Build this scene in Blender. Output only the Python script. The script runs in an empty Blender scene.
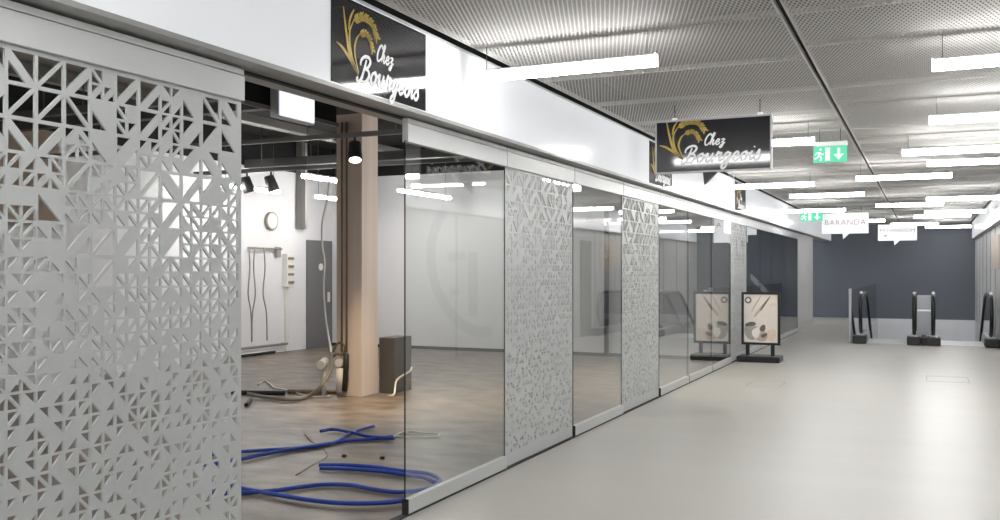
import bpy, bmesh, math, random
from mathutils import Vector, Matrix

sc = bpy.context.scene
COL = sc.collection
# ---------------------------------------------------------------- camera model
F = 941.0
TH = math.atan(426.5 / F)
CO, SI = math.cos(TH), math.sin(TH)
HZ, EYE = 271.0, 1.5


def ray(u, v):
    a = (u - 500) / F
    return Vector((-SI + a * CO, CO + a * SI, -(v - HZ) / F))


def Pz(u, v, z=0.0):
    d = ray(u, v)
    return Vector((0, 0, EYE)) + d * ((z - EYE) / d.z)


def Px(u, v, x):
    d = ray(u, v)
    return Vector((0, 0, EYE)) + d * (x / d.x)


def Py(u, v, y):
    d = ray(u, v)
    return Vector((0, 0, EYE)) + d * (y / d.y)


cd = bpy.data.cameras.new('camera')
cam = bpy.data.objects.new('camera', cd)
COL.objects.link(cam)
cam.location = (0, 0, EYE)
cam.rotation_euler = (math.pi / 2, 0, TH)
cd.sensor_width = 36
cd.lens = 36 * F / 1000
cd.shift_y = 0.011
cd.clip_start = 0.05
sc.camera = cam
sc.view_settings.view_transform = 'Standard'
sc.view_settings.look = 'None'
sc.view_settings.gamma = 1
sc.view_settings.use_curve_mapping = False
sc.view_settings.exposure = 0.35
try:
    sc.cycles.use_denoising = True
    sc.cycles.transparent_max_bounces = 24
    sc.cycles.max_bounces = 10
    sc.cycles.diffuse_bounces = 6
    sc.cycles.glossy_bounces = 5
    sc.cycles.sample_clamp_indirect = 8
    sc.cycles.caustics_reflective = False
    sc.cycles.caustics_refractive = False
except Exception:
    pass


# ---------------------------------------------------------------- materials
def srgb(r, g, b):
    f = lambda c: (c / 255 / 12.92) if c / 255 <= 0.04045 else ((c / 255 + 0.055) / 1.055) ** 2.4
    return (f(r), f(g), f(b), 1)


def new_mat(name):
    m = bpy.data.materials.new(name)
    m.use_nodes = True
    nt = m.node_tree
    nt.nodes.clear()
    out = nt.nodes.new('ShaderNodeOutputMaterial')
    return m, nt, out


def link(nt, a, b):
    nt.links.new(a, b)


def mat(name, col, rough=0.5, metal=0.0, spec=0.5, var=0.0, scale=(3, 3, 3), bump=0.0, detail=4, rvar=0.0):
    m, nt, out = new_mat(name)
    p = nt.nodes.new('ShaderNodeBsdfPrincipled')
    p.inputs['Base Color'].default_value = col
    p.inputs['Roughness'].default_value = rough
    p.inputs['Metallic'].default_value = metal
    p.inputs['Specular IOR Level'].default_value = spec
    link(nt, p.outputs[0], out.inputs[0])
    if var or bump or rvar:
        tc = nt.nodes.new('ShaderNodeTexCoord')
        mp = nt.nodes.new('ShaderNodeMapping')
        mp.inputs['Scale'].default_value = scale
        nz = nt.nodes.new('ShaderNodeTexNoise')
        nz.inputs['Scale'].default_value = 1
        nz.inputs['Detail'].default_value = detail
        link(nt, tc.outputs['Object'], mp.inputs[0])
        link(nt, mp.outputs[0], nz.inputs['Vector'])
        if var:
            rp = nt.nodes.new('ShaderNodeValToRGB')
            rp.color_ramp.elements[0].position = 0.3
            rp.color_ramp.elements[1].position = 0.7
            rp.color_ramp.elements[0].color = [c * (1 - var) for c in col[:3]] + [1]
            rp.color_ramp.elements[1].color = [min(1, c * (1 + var)) for c in col[:3]] + [1]
            link(nt, nz.outputs['Fac'], rp.inputs[0])
            link(nt, rp.outputs[0], p.inputs['Base Color'])
        if rvar:
            mr = nt.nodes.new('ShaderNodeMapRange')
            mr.inputs['From Min'].default_value = 0.3
            mr.inputs['From Max'].default_value = 0.7
            mr.inputs['To Min'].default_value = rough - rvar
            mr.inputs['To Max'].default_value = rough + rvar
            link(nt, nz.outputs['Fac'], mr.inputs[0])
            link(nt, mr.outputs[0], p.inputs['Roughness'])
        if bump:
            b = nt.nodes.new('ShaderNodeBump')
            b.inputs['Strength'].default_value = bump
            b.inputs['Distance'].default_value = 0.01
            link(nt, nz.outputs['Fac'], b.inputs['Height'])
            link(nt, b.outputs[0], p.inputs['Normal'])
    return m


def emit(name, col, strength):
    m, nt, out = new_mat(name)
    e = nt.nodes.new('ShaderNodeEmission')
    e.inputs[0].default_value = col
    e.inputs[1].default_value = strength
    link(nt, e.outputs[0], out.inputs[0])
    return m


def glass_mat(name, tint, f0=0.05, boost=1.0):
    """clear sheet glass: Schlick reflection over straight transmission"""
    m, nt, out = new_mat(name)
    geo = nt.nodes.new('ShaderNodeNewGeometry')
    dt = nt.nodes.new('ShaderNodeVectorMath')
    dt.operation = 'DOT_PRODUCT'
    link(nt, geo.outputs['Normal'], dt.inputs[0])
    link(nt, geo.outputs['Incoming'], dt.inputs[1])

    def mth(op, a, b=None):
        n = nt.nodes.new('ShaderNodeMath')
        n.operation = op
        for i, x in enumerate((a, b)):
            if x is None:
                continue
            if isinstance(x, (int, float)):
                n.inputs[i].default_value = x
            else:
                link(nt, x, n.inputs[i])
        return n.outputs[0]
    c = mth('ABSOLUTE', dt.outputs['Value'])
    k = mth('POWER', mth('SUBTRACT', 1.0, c), 5.0)
    r = mth('MINIMUM', mth('MULTIPLY', mth('ADD', mth('MULTIPLY', k, 1 - f0), f0), boost), 1.0)
    tr = nt.nodes.new('ShaderNodeBsdfTransparent')
    tr.inputs[0].default_value = tint
    gl = nt.nodes.new('ShaderNodeBsdfGlossy')
    gl.inputs['Roughness'].default_value = 0.0
    mx = nt.nodes.new('ShaderNodeMixShader')
    link(nt, r, mx.inputs[0])
    link(nt, tr.outputs[0], mx.inputs[1])
    link(nt, gl.outputs[0], mx.inputs[2])
    link(nt, mx.outputs[0], out.inputs[0])
    return m


def expanded_metal(name, col, W, L, t):
    m, nt, out = new_mat(name)
    tc = nt.nodes.new('ShaderNodeTexCoord')
    sp = nt.nodes.new('ShaderNodeSeparateXYZ')
    link(nt, tc.outputs['Object'], sp.inputs[0])

    def mth(op, a, b=None):
        n = nt.nodes.new('ShaderNodeMath')
        n.operation = op
        for i, x in enumerate((a, b)):
            if x is None:
                continue
            if isinstance(x, (int, float)):
                n.inputs[i].default_value = x
            else:
                link(nt, x, n.inputs[i])
        return n.outputs[0]
    px = mth('DIVIDE', sp.outputs[0], W)
    py = mth('DIVIDE', sp.outputs[1], L)
    a = mth('ABSOLUTE', mth('SUBTRACT', mth('FRACT', mth('ADD', px, py)), 0.5))
    b = mth('ABSOLUTE', mth('SUBTRACT', mth('FRACT', mth('SUBTRACT', px, py)), 0.5))
    hole = mth('LESS_THAN', mth('MAXIMUM', a, b), t)
    p = nt.nodes.new('ShaderNodeBsdfPrincipled')
    p.inputs['Base Color'].default_value = col
    p.inputs['Roughness'].default_value = 0.7
    p.inputs['Specular IOR Level'].default_value = 0.1
    tr = nt.nodes.new('ShaderNodeBsdfTransparent')
    mx = nt.nodes.new('ShaderNodeMixShader')
    link(nt, hole, mx.inputs[0])
    link(nt, p.outputs[0], mx.inputs[1])
    link(nt, tr.outputs[0], mx.inputs[2])
    link(nt, mx.outputs[0], out.inputs[0])
    return m


M = {}
M['screen'] = mat('screen_lacquer', srgb(196, 199, 199), 0.45, var=0.02, scale=(30, 30, 30))
M['rail'] = mat('rail_aluminium', srgb(206, 208, 208), 0.38, var=0.015, scale=(20, 2, 20))
M['joint'] = mat('dark_joint', srgb(45, 45, 45), 0.7)
M['glass'] = glass_mat('sheet_glass', (0.965, 0.98, 0.972, 1), 0.05, 1.5)
M['glass_edge'] = mat('glass_edge_green', srgb(42, 58, 52), 0.2)
M['floor'] = mat('polished_screed', srgb(194, 191, 185), 0.34, spec=0.28, var=0.022, scale=(0.22, 2.2, 1), detail=4)
M['shop_floor'] = mat('shop_floor_boards', srgb(120, 109, 98), 0.4, var=0.5, scale=(2.6, 4.0, 1), detail=8, bump=0.08)
M['white_wall'] = mat('white_paint', srgb(226, 226, 228), 0.7, var=0.012, scale=(2, 2, 2))
M['right_wall'] = mat('pale_panel', srgb(205, 205, 206), 0.6, var=0.015, scale=(2, 2, 2))
M['dark_wall'] = mat('slate_paint', srgb(102, 107, 116), 0.55, var=0.04, scale=(0.5, 0.5, 0.5))
M['well_wall'] = mat('well_grey_paint', srgb(240, 242, 245), 0.6, var=0.02)
M['fascia'] = mat('fascia_laminate', srgb(203, 205, 208), 0.16, spec=0.42, var=0.008)


def add_glow(m, col, strength):
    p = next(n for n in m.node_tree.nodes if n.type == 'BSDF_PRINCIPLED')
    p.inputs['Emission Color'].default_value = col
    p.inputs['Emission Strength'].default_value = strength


add_glow(M['fascia'], (.94, .97, 1, 1), .32)          # the sign bands are light boxes
M['soffit'] = mat('soffit_aluminium', srgb(160, 160, 158), 0.4, var=0.02, scale=(30, 1, 30))
M['black'] = mat('black_void', srgb(18, 18, 19), 0.85, var=0.1)
M['plenum'] = mat('plenum_black', srgb(26, 26, 27), 0.9, var=0.1)
M['ceil_mesh'] = expanded_metal('expanded_metal_sheet', srgb(212, 210, 207), 0.027, 0.083, 0.36)
M['ceil_trim'] = mat('ceiling_trim', srgb(206, 204, 201), 0.6, spec=0.2, var=0.02)
M['tube'] = emit('tube_diffuser', (1.0, 0.99, 0.975, 1), 33)
M['tube_end'] = emit('tube_end_diffuser', (1.0, 0.99, 0.975, 1), 4)
M['shop_tube'] = emit('shop_tube_diffuser', (1.0, 0.98, 0.95, 1), 63)
M['lamp_metal'] = mat('lamp_housing', srgb(222, 222, 220), 0.4, var=0.02)
M['wire'] = mat('steel_wire', srgb(95, 95, 95), 0.4, 0.6, var=0.05)
M['sign_face'] = mat('sign_face_dark', srgb(38, 38, 43), 0.07, spec=0.6, var=0.04)
M['gold'] = mat('gold_print', srgb(206, 178, 78), 0.4, var=0.12, scale=(40, 40, 40))
M['letter'] = mat('white_lettering', srgb(240, 240, 240), 0.5, var=0.01)
M['sign_edge'] = mat('sign_frame', srgb(196, 196, 198), 0.35, var=0.02)
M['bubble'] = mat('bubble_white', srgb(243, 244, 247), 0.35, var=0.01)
add_glow(M['letter'], (1, 1, 1, 1), .12)  # weak emission added to brighten the white sign lettering
add_glow(M['bubble'], (.95, .97, 1, 1), .36)
M['rose'] = mat('rose_print', srgb(172, 136, 140), 0.5, var=0.03)
M['grey_print'] = mat('grey_print', srgb(112, 110, 122), 0.5, var=0.03)
M['green_print'] = mat('pale_green_print', srgb(150, 185, 165), 0.5, var=0.03)
M['exit_green'] = emit('exit_green', srgb(110, 222, 178), 0.9)
M['exit_white'] = emit('exit_white', srgb(235, 255, 248), 1.0)
M['exit_body'] = mat('exit_body', srgb(205, 212, 208), 0.3, var=0.02)
M['rubber'] = mat('handrail_rubber', srgb(24, 25, 27), 0.3, var=0.05)
M['esc_base'] = mat('escalator_skirt', srgb(38, 38, 38), 0.45, var=0.1)
M['steel'] = mat('brushed_steel', srgb(222, 223, 225), 0.35, 0.4, var=0.04, scale=(60, 2, 2))
M['frame_black'] = mat('frame_black', srgb(28, 29, 29), 0.4, var=0.05)
M['poster'] = mat('poster_paper', srgb(245, 236, 226), 0.25, var=0.05, scale=(5, 5, 5))
M['p_dark'] = mat('poster_dark_ink', srgb(112, 104, 98), 0.3, var=0.15, scale=(30, 30, 30))
M['p_tan'] = mat('poster_tan_ink', srgb(202, 184, 166), 0.3, var=0.15, scale=(25, 25, 25))
M['p_grey'] = mat('poster_grey_ink', srgb(178, 176, 166), 0.3, var=0.12, scale=(25, 25, 25))
M['p_pink'] = mat('poster_pink_ink', srgb(238, 216, 200), 0.3, var=0.06, scale=(25, 25, 25))
M['p_cream'] = mat('poster_cream_ink', srgb(250, 246, 240), 0.3, var=0.04, scale=(25, 25, 25))
M['column'] = mat('column_board', srgb(226, 210, 198), 0.65, var=0.05, scale=(9, 9, 0.3))
M['door'] = mat('door_grey', srgb(112, 110, 112), 0.5, var=0.03)
M['box_grey'] = mat('dark_grey_board', srgb(88, 86, 84), 0.6, var=0.05)
M['blue'] = mat('blue_conduit', srgb(34, 68, 168), 0.38, var=0.15, scale=(14, 14, 14))
M['white_pl'] = mat('white_plastic', srgb(226, 224, 218), 0.4, var=0.03)
M['grey_pl'] = mat('grey_plastic', srgb(140, 136, 126), 0.5, var=0.06)
M['olive_pl'] = mat('olive_conduit', srgb(118, 112, 88), 0.5, var=0.1, scale=(20, 20, 20))
M['dark_pl'] = mat('dark_plastic', srgb(38, 34, 32), 0.5, var=0.1)
M['pipe_brown'] = mat('worn_pipe', srgb(150, 128, 108), 0.5, 0.3, var=0.25, scale=(20, 20, 6))
M['spot_metal'] = mat('spot_grey', srgb(70, 70, 70), 0.45, 0.4, var=0.05)
M['beam_grey'] = mat('duct_grey', srgb(72, 71, 70), 0.5, 0.2, var=0.1)
M['beam_light'] = mat('rail_grey', srgb(120, 118, 115), 0.45, 0.3, var=0.05)
M['raft'] = mat('ceiling_raft', srgb(196, 192, 188), 0.8, var=0.02)
M['tan'] = mat('tan_board', srgb(168, 152, 136), 0.7, var=0.06, scale=(3, 3, 1))
M['lit_panel'] = emit('lit_panel_face', (0.86, 0.91, 1.0, 1), 0.95)
M['emblem_grey'] = mat('pale_grey_print', srgb(217, 218, 221), 0.7, var=0.01)  # even pale grey print of the wall emblem
M['shop2'] = mat('blue_grey_paint', srgb(112, 124, 136), 0.5, var=0.12, scale=(1.5, 1.5, 0.6))
M['warm_print'] = mat('warm_print', srgb(214, 200, 188), 0.5, var=0.1, scale=(4, 4, 4))
M['guard'] = mat('frosted_guard', srgb(196, 199, 206), 0.3, var=0.03)
M['lens'] = emit('spot_lens', (1.0, 0.86, 0.66, 1), 6)


# ---------------------------------------------------------------- mesh builder
class MB:
    def __init__(s):
        s.bm = bmesh.new()

    def face(s, pts, mi=0):
        f = s.bm.faces.new([s.bm.verts.new(p) for p in pts])
        f.material_index = mi
        return f

    def box(s, x0, x1, y0, y1, z0, z1, mi=0, bev=0.0):
        r = bmesh.ops.create_cube(s.bm, size=1)
        vs = r['verts']
        for v in vs:
            v.co = Vector((x0 + (v.co.x + .5) * (x1 - x0), y0 + (v.co.y + .5) * (y1 - y0), z0 + (v.co.z + .5) * (z1 - z0)))
        fs = {f for v in vs for f in v.link_faces}
        for f in fs:
            f.material_index = mi
        if bev:
            es = list({e for v in vs for e in v.link_edges})
            bmesh.ops.bevel(s.bm, geom=es, offset=bev, segments=2, affect='EDGES', profile=0.5)
        return s

    def prism(s, pts, d, mi=0):
        """pts: planar loop; d: extrusion vector"""
        d = Vector(d)
        a = [s.bm.verts.new(p) for p in pts]
        b = [s.bm.verts.new(Vector(p) + d) for p in pts]
        n = len(a)
        fs = [s.bm.faces.new(a), s.bm.faces.new(b[::-1])]
        for i in range(n):
            fs.append(s.bm.faces.new((a[i], b[i], b[(i + 1) % n], a[(i + 1) % n])))
        for f in fs:
            f.material_index = mi
        return s

    def tube(s, pts, r, mi=0, seg=8, cap=True, ridge=0.0):
        pts = [Vector(p) for p in pts]
        n = len(pts)
        rings = []
        up = None
        for i in range(n):
            t = (pts[min(i + 1, n - 1)] - pts[max(i - 1, 0)]).normalized()
            if up is None:
                up = Vector((0, 0, 1)) if abs(t.z) < .9 else Vector((1, 0, 0))
            a = t.cross(up)
            if a.length < 1e-6:
                a = t.cross(Vector((0, 1, 0)))
            a.normalize()
            b = a.cross(t).normalized()
            up = b
            rr = r[i] if isinstance(r, (list, tuple)) else r
            if ridge and i % 2:
                rr *= 1 - ridge
            rings.append([s.bm.verts.new(pts[i] + (a * math.cos(2 * math.pi * k / seg) + b * math.sin(2 * math.pi * k / seg)) * rr) for k in range(seg)])
        for i in range(n - 1):
            for k in range(seg):
                f = s.bm.faces.new((rings[i][k], rings[i][(k + 1) % seg], rings[i + 1][(k + 1) % seg], rings[i + 1][k]))
                f.smooth = True
                f.material_index = mi
        if cap:
            for rg in (rings[0][::-1], rings[-1]):
                f = s.bm.faces.new(rg)
                f.material_index = mi
        return s

    def build(s, name, m, parent=None):
        bmesh.ops.recalc_face_normals(s.bm, faces=s.bm.faces)
        me = bpy.data.meshes.new(name)
        s.bm.to_mesh(me)
        s.bm.free()
        for x in (m if isinstance(m, (list, tuple)) else [m]):
            me.materials.append(x)
        o = bpy.data.objects.new(name, me)
        COL.objects.link(o)
        if parent is not None:
            o.parent = parent
            # geometry is written in world space: take the parent's place out again
            me.transform(parent_world(parent).inverted())
        return o


def parent_world(p):
    mw = Matrix.LocRotScale(p.location, p.rotation_euler, None)
    return parent_world(p.parent) @ mw if p.parent else mw


def empty(name, loc=(0, 0, 0)):
    o = bpy.data.objects.new(name, None)
    COL.objects.link(o)
    o.location = loc
    o.empty_display_size = 0.1
    return o


def tag(o, label, cat, group=None, kind=None):
    if label:
        o['label'] = label
    if cat:
        o['category'] = cat
    if group:
        o['group'] = group
    if kind:
        o['kind'] = kind
    return o


def struct(o, label, cat):
    return tag(o, label, cat, kind='structure')


def spline(pts, n=8):
    pts = [Vector(p) for p in pts]
    if len(pts) < 3:
        return pts
    P = [pts[0] * 2 - pts[1]] + pts + [pts[-1] * 2 - pts[-2]]
    out = []
    for i in range(1, len(P) - 2):
        for k in range(n):
            t = k / n
            a, b, c, d = P[i - 1], P[i], P[i + 1], P[i + 2]
            out.append(0.5 * ((2 * b) + (c - a) * t + (2 * a - 5 * b + 4 * c - d) * t * t + (3 * b - a - 3 * c + d) * t ** 3))
    out.append(pts[-1])
    return out


# ---------------------------------------------------------------- setting: levels
XG = -2.907          # plane of the left shop fronts
XF = -2.80           # left fascia face
XR = 1.24            # right fascia face
XRG = 1.35           # right shop fronts
ZC = 2.97            # hung ceiling
ZS = 2.45            # soffit under fascia
YM = 5.0            # first module joint
MOD = 1.5
YE = 32.1            # end wall
YB = -7.0            # open end behind the viewer
SX0, SX1 = -10.9, XG - 0.05   # shop
SY0, SY1 = -0.6, 15.85

# corridor floor with the escalator well cut out
b = MB()
WX0, WY0 = -1.40, 21.75
for x0, x1, y0, y1 in ((XG - .04, XRG + .05, YB, WY0), (XG - .04, WX0 - .061, WY0, YE), (-9.0, XG - .04, 17.05, YE)):
    b.box(x0, x1, y0, y1, -0.12, 0)
struct(b.build('floor', M['floor']), 'pale grey polished screed floor of the corridor', 'floor')
b = MB()
b.box(SX0 - .1, XG - .041, SY0, SY1, -0.12, -0.002)
struct(b.build('floor_shop', M['shop_floor']), 'brown worn board floor inside the empty shop', 'floor')

# escalator well
b = MB()
b.box(WX0 - .06, WX0, WY0, YE - .03, -4.2, 0)
struct(b.build('wall_well_left', M['well_wall']), 'light grey side wall of the escalator well', 'wall')
b = MB()
b.box(WX0, XRG + .05, YE - .02, YE - .001, -4.2, -.001)
struct(b.build('wall_well_end', M['well_wall']), 'light grey far wall of the escalator well', 'wall')
b = MB()
b.box(WX0 - .06, XRG + .05, WY0 - .05, YE + .1, -4.3, -4.2)
struct(b.build('floor_lower', M['floor']), 'floor of the storey below the escalators', 'floor')

# end wall (slate), right wall
b = MB()
b.box(-9.0, XRG + .3, YE, YE + .12, -.1, 3.5)
struct(b.build('wall_end', M['dark_wall']), 'dark slate blue wall closing the corridor', 'wall')
b = MB()
b.box(XRG, XRG + .12, YB, YE, -4.2, 3.5)
struct(b.build('wall_right', M['right_wall']), 'pale grey panelled wall along the right of the corridor', 'wall')
b = MB()
for i, y in enumerate((5.0, 8.0, 11.0, 14.0, 17.0, 19.6, 21.2, 22.8, 24.4, 26.0, 27.6, 29.2, 30.8)):
    b.box(XRG - .012, XRG, y, y + .05, 0.02, 2.44)
struct(b.build('trim_1', M['soffit']), 'grey vertical joint strips on the right wall', 'trim')
b = MB()
b.box(XRG - .03, XRG, 20.2, 20.9, 0.0, 2.2)
struct(b.build('door_2', M['box_grey']), 'dark doorway in the right wall beside the escalator', 'door')

# shop walls
b = MB()
b.box(SX0 - .1, SX0, SY0, SY1 + .1, 0, 3.36)
wl = struct(b.build('wall_shop_left', M['white_wall']), 'white far wall along the back of the empty shop', 'wall')
b = MB()
b.box(SX0, SX1 + .03, SY1, SY1 + .1, 0, 3.36)
struct(b.build('wall_shop_end', M['white_wall']), 'white cross wall at the end of the empty shop', 'wall')
b = MB()
b.box(SX0, SX1, SY0 - .1, SY0, 0, 4.0)
struct(b.build('wall_shop_near', M['white_wall']), 'white near wall of the empty shop', 'wall')
b = MB()
b.box(SX0 - .1, SX0, SY0, SY1 + .1, 3.36, 4.0)
b.box(SX0, SX1, SY1, SY1 + .1, 3.36, 4.0)
struct(b.build('wall_shop_upper', M['black']), 'black band of wall above the white shop walls', 'wall')
b = MB()
b.box(SX0 - .1, XG - .02, SY0 - .1, SY1 + .1, 3.95, 4.05)
struct(b.build('ceiling_shop', M['black']), 'black open ceiling of the empty shop', 'ceiling')
b = MB()
b.box(SX0 + .0, SX1, SY1 - .012, SY1, 0, 0.06)
struct(b.build('baseboard_end', M['joint']), 'dark skirting along the cross wall of the shop', 'baseboard')
# faint emblem on the cross wall
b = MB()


def ribbon2(b, pts, w, place, th=0.002, mi=0, n=8, taper=None):
    """flat stroke: pts in 2-D, place(x, y, h) -> 3-D"""
    sp = spline([Vector((p[0], p[1], 0)) for p in pts], n)
    m = len(sp)
    L, R = [], []
    for i, p in enumerate(sp):
        t = (sp[min(i + 1, m - 1)] - sp[max(i - 1, 0)])
        t.normalize()
        nrm = Vector((-t.y, t.x, 0))
        k = 1.0
        if taper:
            k = taper(i / (m - 1))
        L.append(p + nrm * w * .5 * k)
        R.append(p - nrm * w * .5 * k)
    vs = []
    for l, r in zip(L, R):
        vs.append([b.bm.verts.new(place(q.x, q.y, h)) for q, h in ((l, 0), (r, 0), (r, th), (l, th))])
    for i in range(m - 1):
        for k in range(4):
            f = b.bm.faces.new((vs[i][k], vs[i][(k + 1) % 4], vs[i + 1][(k + 1) % 4], vs[i + 1][k]))
            f.material_index = mi
    for e in (vs[0], vs[-1]):
        f = b.bm.faces.new(e)
        f.material_index = mi


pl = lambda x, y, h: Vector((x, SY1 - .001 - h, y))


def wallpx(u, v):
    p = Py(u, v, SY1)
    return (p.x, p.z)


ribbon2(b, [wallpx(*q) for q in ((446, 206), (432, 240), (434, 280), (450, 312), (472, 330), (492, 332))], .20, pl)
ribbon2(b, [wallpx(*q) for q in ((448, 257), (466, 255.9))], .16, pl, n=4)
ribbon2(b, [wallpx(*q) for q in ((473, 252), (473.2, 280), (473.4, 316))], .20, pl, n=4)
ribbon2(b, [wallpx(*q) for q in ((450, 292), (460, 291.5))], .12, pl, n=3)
tag(b.build('wall_emblem', M['emblem_grey']), 'large faint grey curved emblem on the white cross wall', 'emblem')
# dark post with set-back strip on the cross wall
p = Py(607, 271, SY1)
b = MB()
b.box(p.x - .035, p.x + .035, SY1 - .05, SY1 - .002, 0, 2.55)
struct(b.build('trim_2', M['dark_pl']), 'dark upright post against the white cross wall', 'trim')

# left fascia: face, lower aluminium lip and soffit, in one run per side
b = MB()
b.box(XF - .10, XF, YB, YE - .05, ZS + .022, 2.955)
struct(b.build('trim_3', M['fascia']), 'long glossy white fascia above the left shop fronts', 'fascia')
b = MB()
b.box(XF - .30, XF + .006, YB, YE - .05, ZS, ZS + .022)
struct(b.build('trim_4', M['soffit']), 'grey aluminium edge and soffit under the left fascia', 'trim')
b = MB()
b.box(XF - .30, XF - .22, YB, YE - .05, ZS + .022, 4.0)
struct(b.build('wall_bulkhead', M['black']), 'black bulkhead behind the left fascia', 'wall')
b = MB()
b.box(XF - .02, XF + .012, YB, YE - .05, 2.955, 2.967)
struct(b.build('trim_5', M['rail']), 'slim white top trim of the left fascia', 'trim')
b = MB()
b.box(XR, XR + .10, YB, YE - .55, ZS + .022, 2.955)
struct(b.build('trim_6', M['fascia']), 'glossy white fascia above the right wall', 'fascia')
b = MB()
b.box(XR - .006, XR + .12, YB, YE - .55, ZS, ZS + .022)
struct(b.build('trim_7', M['soffit']), 'grey aluminium edge under the right fascia', 'trim')

# hung ceiling of expanded metal: two runs of panels with slots at the lamps
LAMPS = [  # x0, x1, y, label
    (-2.69, -1.49, 5.59, 'white linear pendant light nearest the left fascia, level with the first wall sign'),
    (-2.20, -1.00, 9.68, 'white linear pendant light just behind the hanging dark shop sign'),
    (-2.70, -1.50, 14.50, 'white linear pendant light over the poster stand side, beside the third wall sign'),
    (-2.13, -0.94, 16.73, 'white linear pendant light, first beyond the one beside the third wall sign'),
    (-2.75, -1.53, 20.90, 'white linear pendant light touching the far green exit sign from above'),
    (-2.15, -0.96, 25.70, 'white linear pendant light partly behind the right end of the large bubble sign'),
    (-0.24, 0.96, 11.07, 'white linear pendant light, third down the right-hand ceiling strip'),
    (-0.88, 0.30, 13.90, 'white linear pendant light crossing the dark ceiling joint nearest the viewer'),
    (-0.90, 0.29, 19.80, 'white linear pendant light, second of those crossing the dark ceiling joint'),
    (-0.27, 0.93, 24.20, 'white linear pendant light overlapping the lower edge of a longer-looking one, far right strip'),
    (-0.89, 0.29, 28.00, 'white linear pendant light above the smaller bubble sign'),
    (0.04, 1.22, 6.44, 'white linear pendant light cut by the frame, topmost on the right'),
    (0.03, 1.21, 8.78, 'white linear pendant light cut by the frame, second from the top right'),
    (0.01, 1.20, 12.30, 'white linear pendant light, fourth down the right-hand ceiling strip'),
    (0.01, 1.18, 18.40, 'white linear pendant light, fifth down the right-hand ceiling strip'),
    (-0.04, 1.15, 22.50, 'white linear pendant light reaching the right fascia, sixth down the right-hand ceiling strip'),
    (-0.03, 1.16, 30.05, 'white linear pendant light last before the slate wall on the right'),
    (-2.69, -1.49, 1.60, 'white linear pendant light overhead on the left of the viewer'),
    (0.02, 1.20, 2.80, 'white linear pendant light overhead on the right of the viewer'),
    (-2.20, -1.00, -2.0, 'white linear pendant light behind the viewer on the left'),
    (0.02, 1.20, -0.8, 'white linear pendant light behind the viewer on the right'),
]
CX0, CXM, CX1 = -2.72, -0.745, 1.185
b = MB()
jt = []
for run, (x0, x1) in enumerate(((CX0, CXM - .018), (CXM + .018, CX1))):
    cuts = {}
    for lx0, lx1, y, _ in LAMPS:
        if (run == 0 and lx0 < -1.2) or (run == 1 and lx1 > .2):
            cuts[y] = .022
    y = YB + .6
    while y < YE - .3:
        if all(abs(y - c) > .45 for c in cuts):
            cuts[y] = .005
        y += 1.2
    ys = sorted(cuts)
    prev = YB
    for c in ys + [YE - .02]:
        h = cuts.get(c, 0)
        e = c - h / 2 - (.0 if c in cuts else 0)
        for zz in (ZC, ZC + .006):      # thickness of the strands
            b.face([(x0, prev, zz), (x1, prev, zz), (x1, e, zz), (x0, e, zz)])
        jt.append((x0, x1, prev, e))
        prev = c + h / 2
struct(b.build('ceiling', M['ceil_mesh']), 'hung ceiling of grey expanded metal panels', 'ceiling')
b = MB()
for x0, x1, y0, y1 in jt:      # folded rims of the panels
    for q in (y0, y1 - .012):
        b.box(x0, x1, q, q + .012, ZC - .002, ZC + .03)
    for q in (x0, x1 - .012):
        b.box(q, q + .012, y0 + .013, y1 - .013, ZC - .002, ZC + .03)
struct(b.build('trim_8', M['ceil_trim']), 'folded rims of the expanded metal ceiling panels', 'trim')
b = MB()
b.box(-3.0, XRG + .12, YB, YE + .1, 3.42, 3.5)
b.box(XF - .218, XF - .2, YB, YE, 2.96, 3.42)
struct(b.build('ceiling_void', M['plenum']), 'black void above the metal ceiling', 'ceiling')

# ---------------------------------------------------------------- pendant lights
LG = 'linear pendant lights under the metal ceiling'


def pendant():
    e = empty('pendant_light', (0, 0, 0))
    b = MB()
    b.box(-.592, .592, -.028, .028, 0.0, .062, bev=.006)
    b.build('diffuser', M['tube'], e)
    b = MB()
    b.box(-.592, .592, -.03, .03, .062, .072, bev=.002)
    b.build('housing', M['lamp_metal'], e)
    for sgn in (-1, 1):
        b = MB()
        b.box(*(sorted((sgn * .592, sgn * .6))), -.03, .03, -.001, .072)
        b.build('end_cap', M['tube_end'], e)
        b = MB()
        b.tube([(sgn * .54, 0, .072), (sgn * .54, 0, .25)], .0025, seg=6)
        b.build('suspension_wire', M['wire'], e)
    return e


def copy_tree(o, parent=None):
    c = o.copy()
    COL.objects.link(c)
    if parent is not None:
        c.parent = parent
    for ch in list(o.children):
        copy_tree(ch, c)
    return c


proto = pendant()
for i, (x0, x1, y, lab) in enumerate(LAMPS):
    o = proto if i == 0 else copy_tree(proto)
    o.location = ((x0 + x1) / 2, y, 2.745)
    tag(o, lab, 'ceiling light', LG)

# ---------------------------------------------------------------- shop front panels
NX, NZ, CELL = 24, 36, 0.0604
SZ0 = 0.105


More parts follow.
